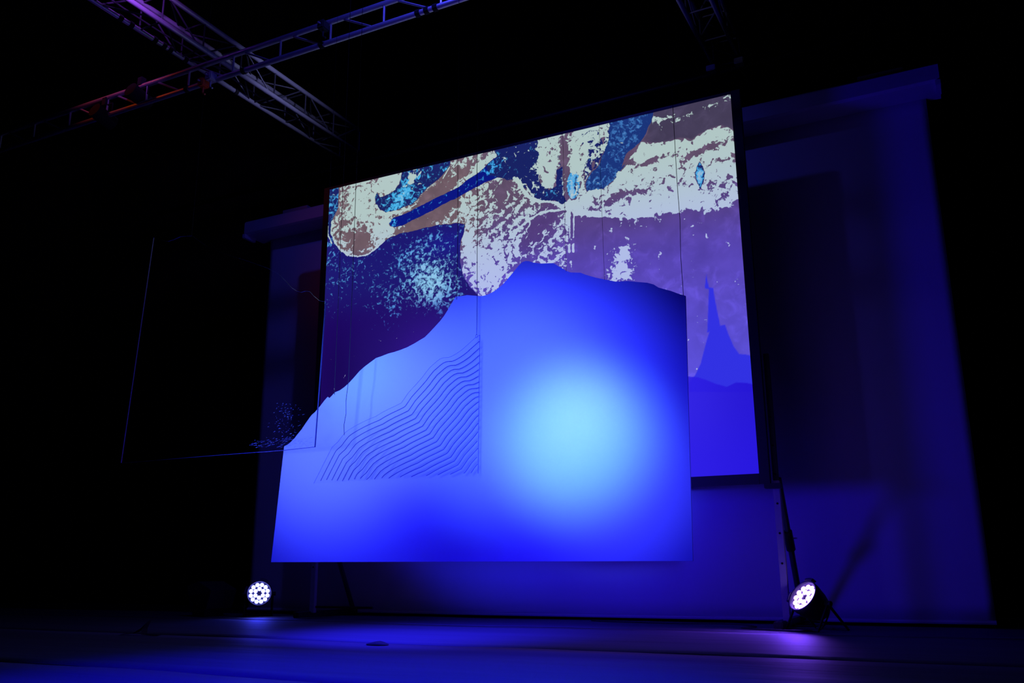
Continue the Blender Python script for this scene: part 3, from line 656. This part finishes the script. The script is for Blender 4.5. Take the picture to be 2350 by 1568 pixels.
# ------------------------------------------------------------------ floor cans
def par_can(c_, nrm, led, label, lit=True, name='floor_spotlight', roll=0.0, group=None):
    c_ = Vector(c_); t = thing(name, label, 'stage lamp', (c_.x, c_.y, 0), group)
    z = nrm.normalized(); s = Vector((0, 0, 1)).cross(z).normalized(); u = z.cross(s)
    if roll: s, u = s*math.cos(roll) + u*math.sin(roll), u*math.cos(roll) - s*math.sin(roll)
    T = lambda r, a, d: c_ + z*d + (s*math.cos(a) + u*math.sin(a))*r
    def lathe(prof, seg=40):
        bm = bmesh.new(); rings = [[bm.verts.new(T(r, 2*math.pi*k/seg, d)) for k in range(seg)] for r, d in prof]
        for A, B in zip(rings, rings[1:]):
            for k in range(seg): bm.faces.new((A[k], A[(k+1) % seg], B[(k+1) % seg], B[k]))
        return bm
    # outside shell: wide mouth, tapering rounded back
    bm = lathe([(.114, .018), (.118, .016), (.118, -.02), (.112, -.05), (.104, -.10), (.088, -.15), (.062, -.185), (.030, -.20), (.001, -.203)])
    bmesh.ops.recalc_face_normals(bm, faces=bm.faces); child('body', bm, M['can'], t, True)
    bm = lathe([(.118, .016), (.121, .020), (.115, .024), (.108, .020), (.106, .004), (.101, -.002)])
    child('front_ring', bm, M['inner'], t, True)
    bm = lathe([(.104, -.004), (.0, -.004)] if False else [(.104, -.004), (.05, -.003), (.001, -.003)]); child('lens_plate', bm, M['plate'], t)
    for ring, cnt, a0 in ((.079, 12, math.pi/12), (.040, 6, math.pi/6)):
        for k in range(cnt):
            a = a0 + 2*math.pi*k/cnt; bm = bmesh.new(); cc = T(ring, a, -.002)
            rings = []
            for rr_, dd in ((.0192, 0), (.0182, .006), (.013, .011), (.006, .013)):
                rings.append([bm.verts.new(cc + z*dd + (s*math.cos(b) + u*math.sin(b))*rr_) for b in (2*math.pi*q_/14 for q_ in range(14))])
            for A, B in zip(rings, rings[1:]):
                for q_ in range(14): bm.faces.new((A[q_], A[(q_+1) % 14], B[(q_+1) % 14], B[q_]))
            bm.faces.new(rings[-1]); child('led_lens', bm, M[led], t, True)
    # tab on the ring
    for a0 in (2.9, 1.25):
        bm = bmesh.new(); L = []
        for k in range(7):
            a = a0 - .27 + .09*k; L.append([bm.verts.new(T(r, a, d)) for r, d in ((.119, .028), (.139, .024), (.139, -.014), (.119, -.004))])
        for A, B in zip(L, L[1:]):
            for q_ in range(4): bm.faces.new((A[q_], A[(q_+1) % 4], B[(q_+1) % 4], B[q_]))
        bm.faces.new(L[0]); bm.faces.new(L[-1][::-1]); bmesh.ops.recalc_face_normals(bm, faces=bm.faces)
        child('ring_clip', bm, M['inner'], t)
    # double yoke on the floor
    hs = Vector((s.x, s.y, 0)).normalized(); back = -Vector((z.x, z.y, 0)).normalized(); piv = c_ - z*.07
    for sg, dirn in ((1, back), (-1, -back)):
        pts = []
        for side in (-1, 1):
            a = piv + hs*side*.128
            foot = Vector((a.x, a.y, 0)) + dirn*(.16 if sg > 0 else .10); foot.z = .012
            pts.append((a, foot))
        bm = bmesh.new(); tube(bm, [pts[0][0], pts[0][1], pts[1][1], pts[1][0]], .010, 8); bmesh.ops.recalc_face_normals(bm, faces=bm.faces)
        child('yoke', bm, M['can'], t)
    for side in (-1, 1): child('yoke_knob', tb([piv + hs*side*.112, piv + hs*side*.155], .018, 12), M['plastic'], t)
    return t
par_can(PARL, NL, 'ledb', 'round lamp on the floor at left with blue-white lenses', group='lit floor lamps')
par_can(PARR, NR, 'ledp', 'round lamp on the floor at right with violet-white lenses', group='lit floor lamps', roll=.35)
# the unlit dark fixture left of the blue lamp
du = at(458, 1366, 6.5)
t = thing('dark_speaker', 'barely visible dark angular box on the floor left of the blue lamp', 'speaker', (du.x, du.y, 0))
poly = [at(x_, y_, 6.5) for x_, y_ in ((430, 1345), (455, 1335), (485, 1355), (473, 1398), (436, 1392))]
child('cabinet', prism(poly, Vector((.05, .28, 0))), M['rag'], t)
child('grille', prism([q_ + Vector((0, -.004, 0)) for q_ in [poly[2]*.9 + poly[4]*.1, poly[2]*.1 + poly[3]*.9, poly[3]*.5 + poly[4]*.5, poly[0]*.5 + poly[4]*.5]], Vector((0, .003, 0))), M['plastic'], t)
child('foot', bxb((du.x - .08, 6.5, .004), (du.x + .08, 6.75, poly[3].z + .03), .004), M['plastic'], t)

# ------------------------------------------------------------------ small things on the floor
def cable(pts, label, r=.006, name='cable'):
    o = link(name, bpy.data.meshes.new(name), None, None, label=label, category='cable')
    P = [Vector(q_) for q_ in pts]; out = []
    for i in range(len(P) - 1):
        p0, p1, p2, p3 = P[max(i-1, 0)], P[i], P[i+1], P[min(i+2, len(P)-1)]
        for k in range(8):
            t_ = k/8; out.append(.5*((2*p1) + (p2 - p0)*t_ + (2*p0 - 5*p1 + 4*p2 - p3)*t_*t_ + (3*p1 - p0 - 3*p2 + p3)*t_**3))
    out.append(P[-1]); bm = tb(out, r, 7); bm.to_mesh(o.data); bm.free(); o.data.materials.append(M['plastic'])
    for f in o.data.polygons: f.use_smooth = True
    return o
c0 = PARR - NR*.19
ground = .014
legx = sx1 + .10
cable([c0, (c0.x + .03, c0.y + .05, .12), (c0.x - .02, c0.y - .04, ground), (legx + .16, YS - .19, ground), (legx - .02, YS - .17, ground), (legx - .16, YS - .12, ground), (legx - .30, YS - .02, ground), (legx - .22, YS + .10, ground), (legx - .40, YS + .18, ground + .012), (legx - .9, YS + .3, ground), (legx - 1.6, YS + .40, ground)], 'black cable from the right floor lamp past the stand foot')
lp = fl(1850, 1440)
cable([(lp.x + .12*math.cos(a)*(1 + .1*a/6), lp.y + .10*math.sin(a), ground + .008*(a > 6)) for a in [k*.7 for k in range(16)]], 'black cable coiled under the violet-white lamp')
tr = fl(325, 1459)
bm = bmesh.new()
pts = [Vector((tr.x - .17, tr.y, .008)), Vector((tr.x - .05, tr.y + .01, .018)), Vector((tr.x + .01, tr.y + .03, .055)), Vector((tr.x + .035, tr.y + .05, .115)), Vector((tr.x + .03, tr.y + .02, .05)), Vector((tr.x + .05, tr.y, .016)), Vector((tr.x + .19, tr.y, .008))]
A = [bm.verts.new(q_) for q_ in pts]; B = [bm.verts.new(q_ + Vector((.01, -.06, -.004 if i not in (3,) else -.03))) for i, q_ in enumerate(pts)]
for i in range(6): bm.faces.new((A[i], A[i+1], B[i+1], B[i]))
bmesh.ops.solidify(bm, geom=bm.faces[:], thickness=.003)
me_ = bpy.data.meshes.new('tape_flap'); bm.to_mesh(me_); bm.free()
link('tape_flap', me_, None, M['rag'], label='torn dark flap standing up from the floor at left', category='tape')
lu = fl(866, 1482); bm = bmesh.new()
bmesh.ops.create_uvsphere(bm, u_segments=20, v_segments=10, radius=1)
for v_ in bm.verts:
    s_ = 1 + .25*math.sin(v_.co.x*4 + 1) + .15*math.sin(v_.co.y*7)
    v_.co = Vector((lu.x + v_.co.x*.075, lu.y + v_.co.y*.05, .007 + max(0, v_.co.z)*.014*s_))
me_ = bpy.data.meshes.new('crumpled_tape'); bm.to_mesh(me_); bm.free()
link('crumpled_tape', me_, None, M['rag'], label='small crumpled lump on the floor below the mountain panel', category='tape')
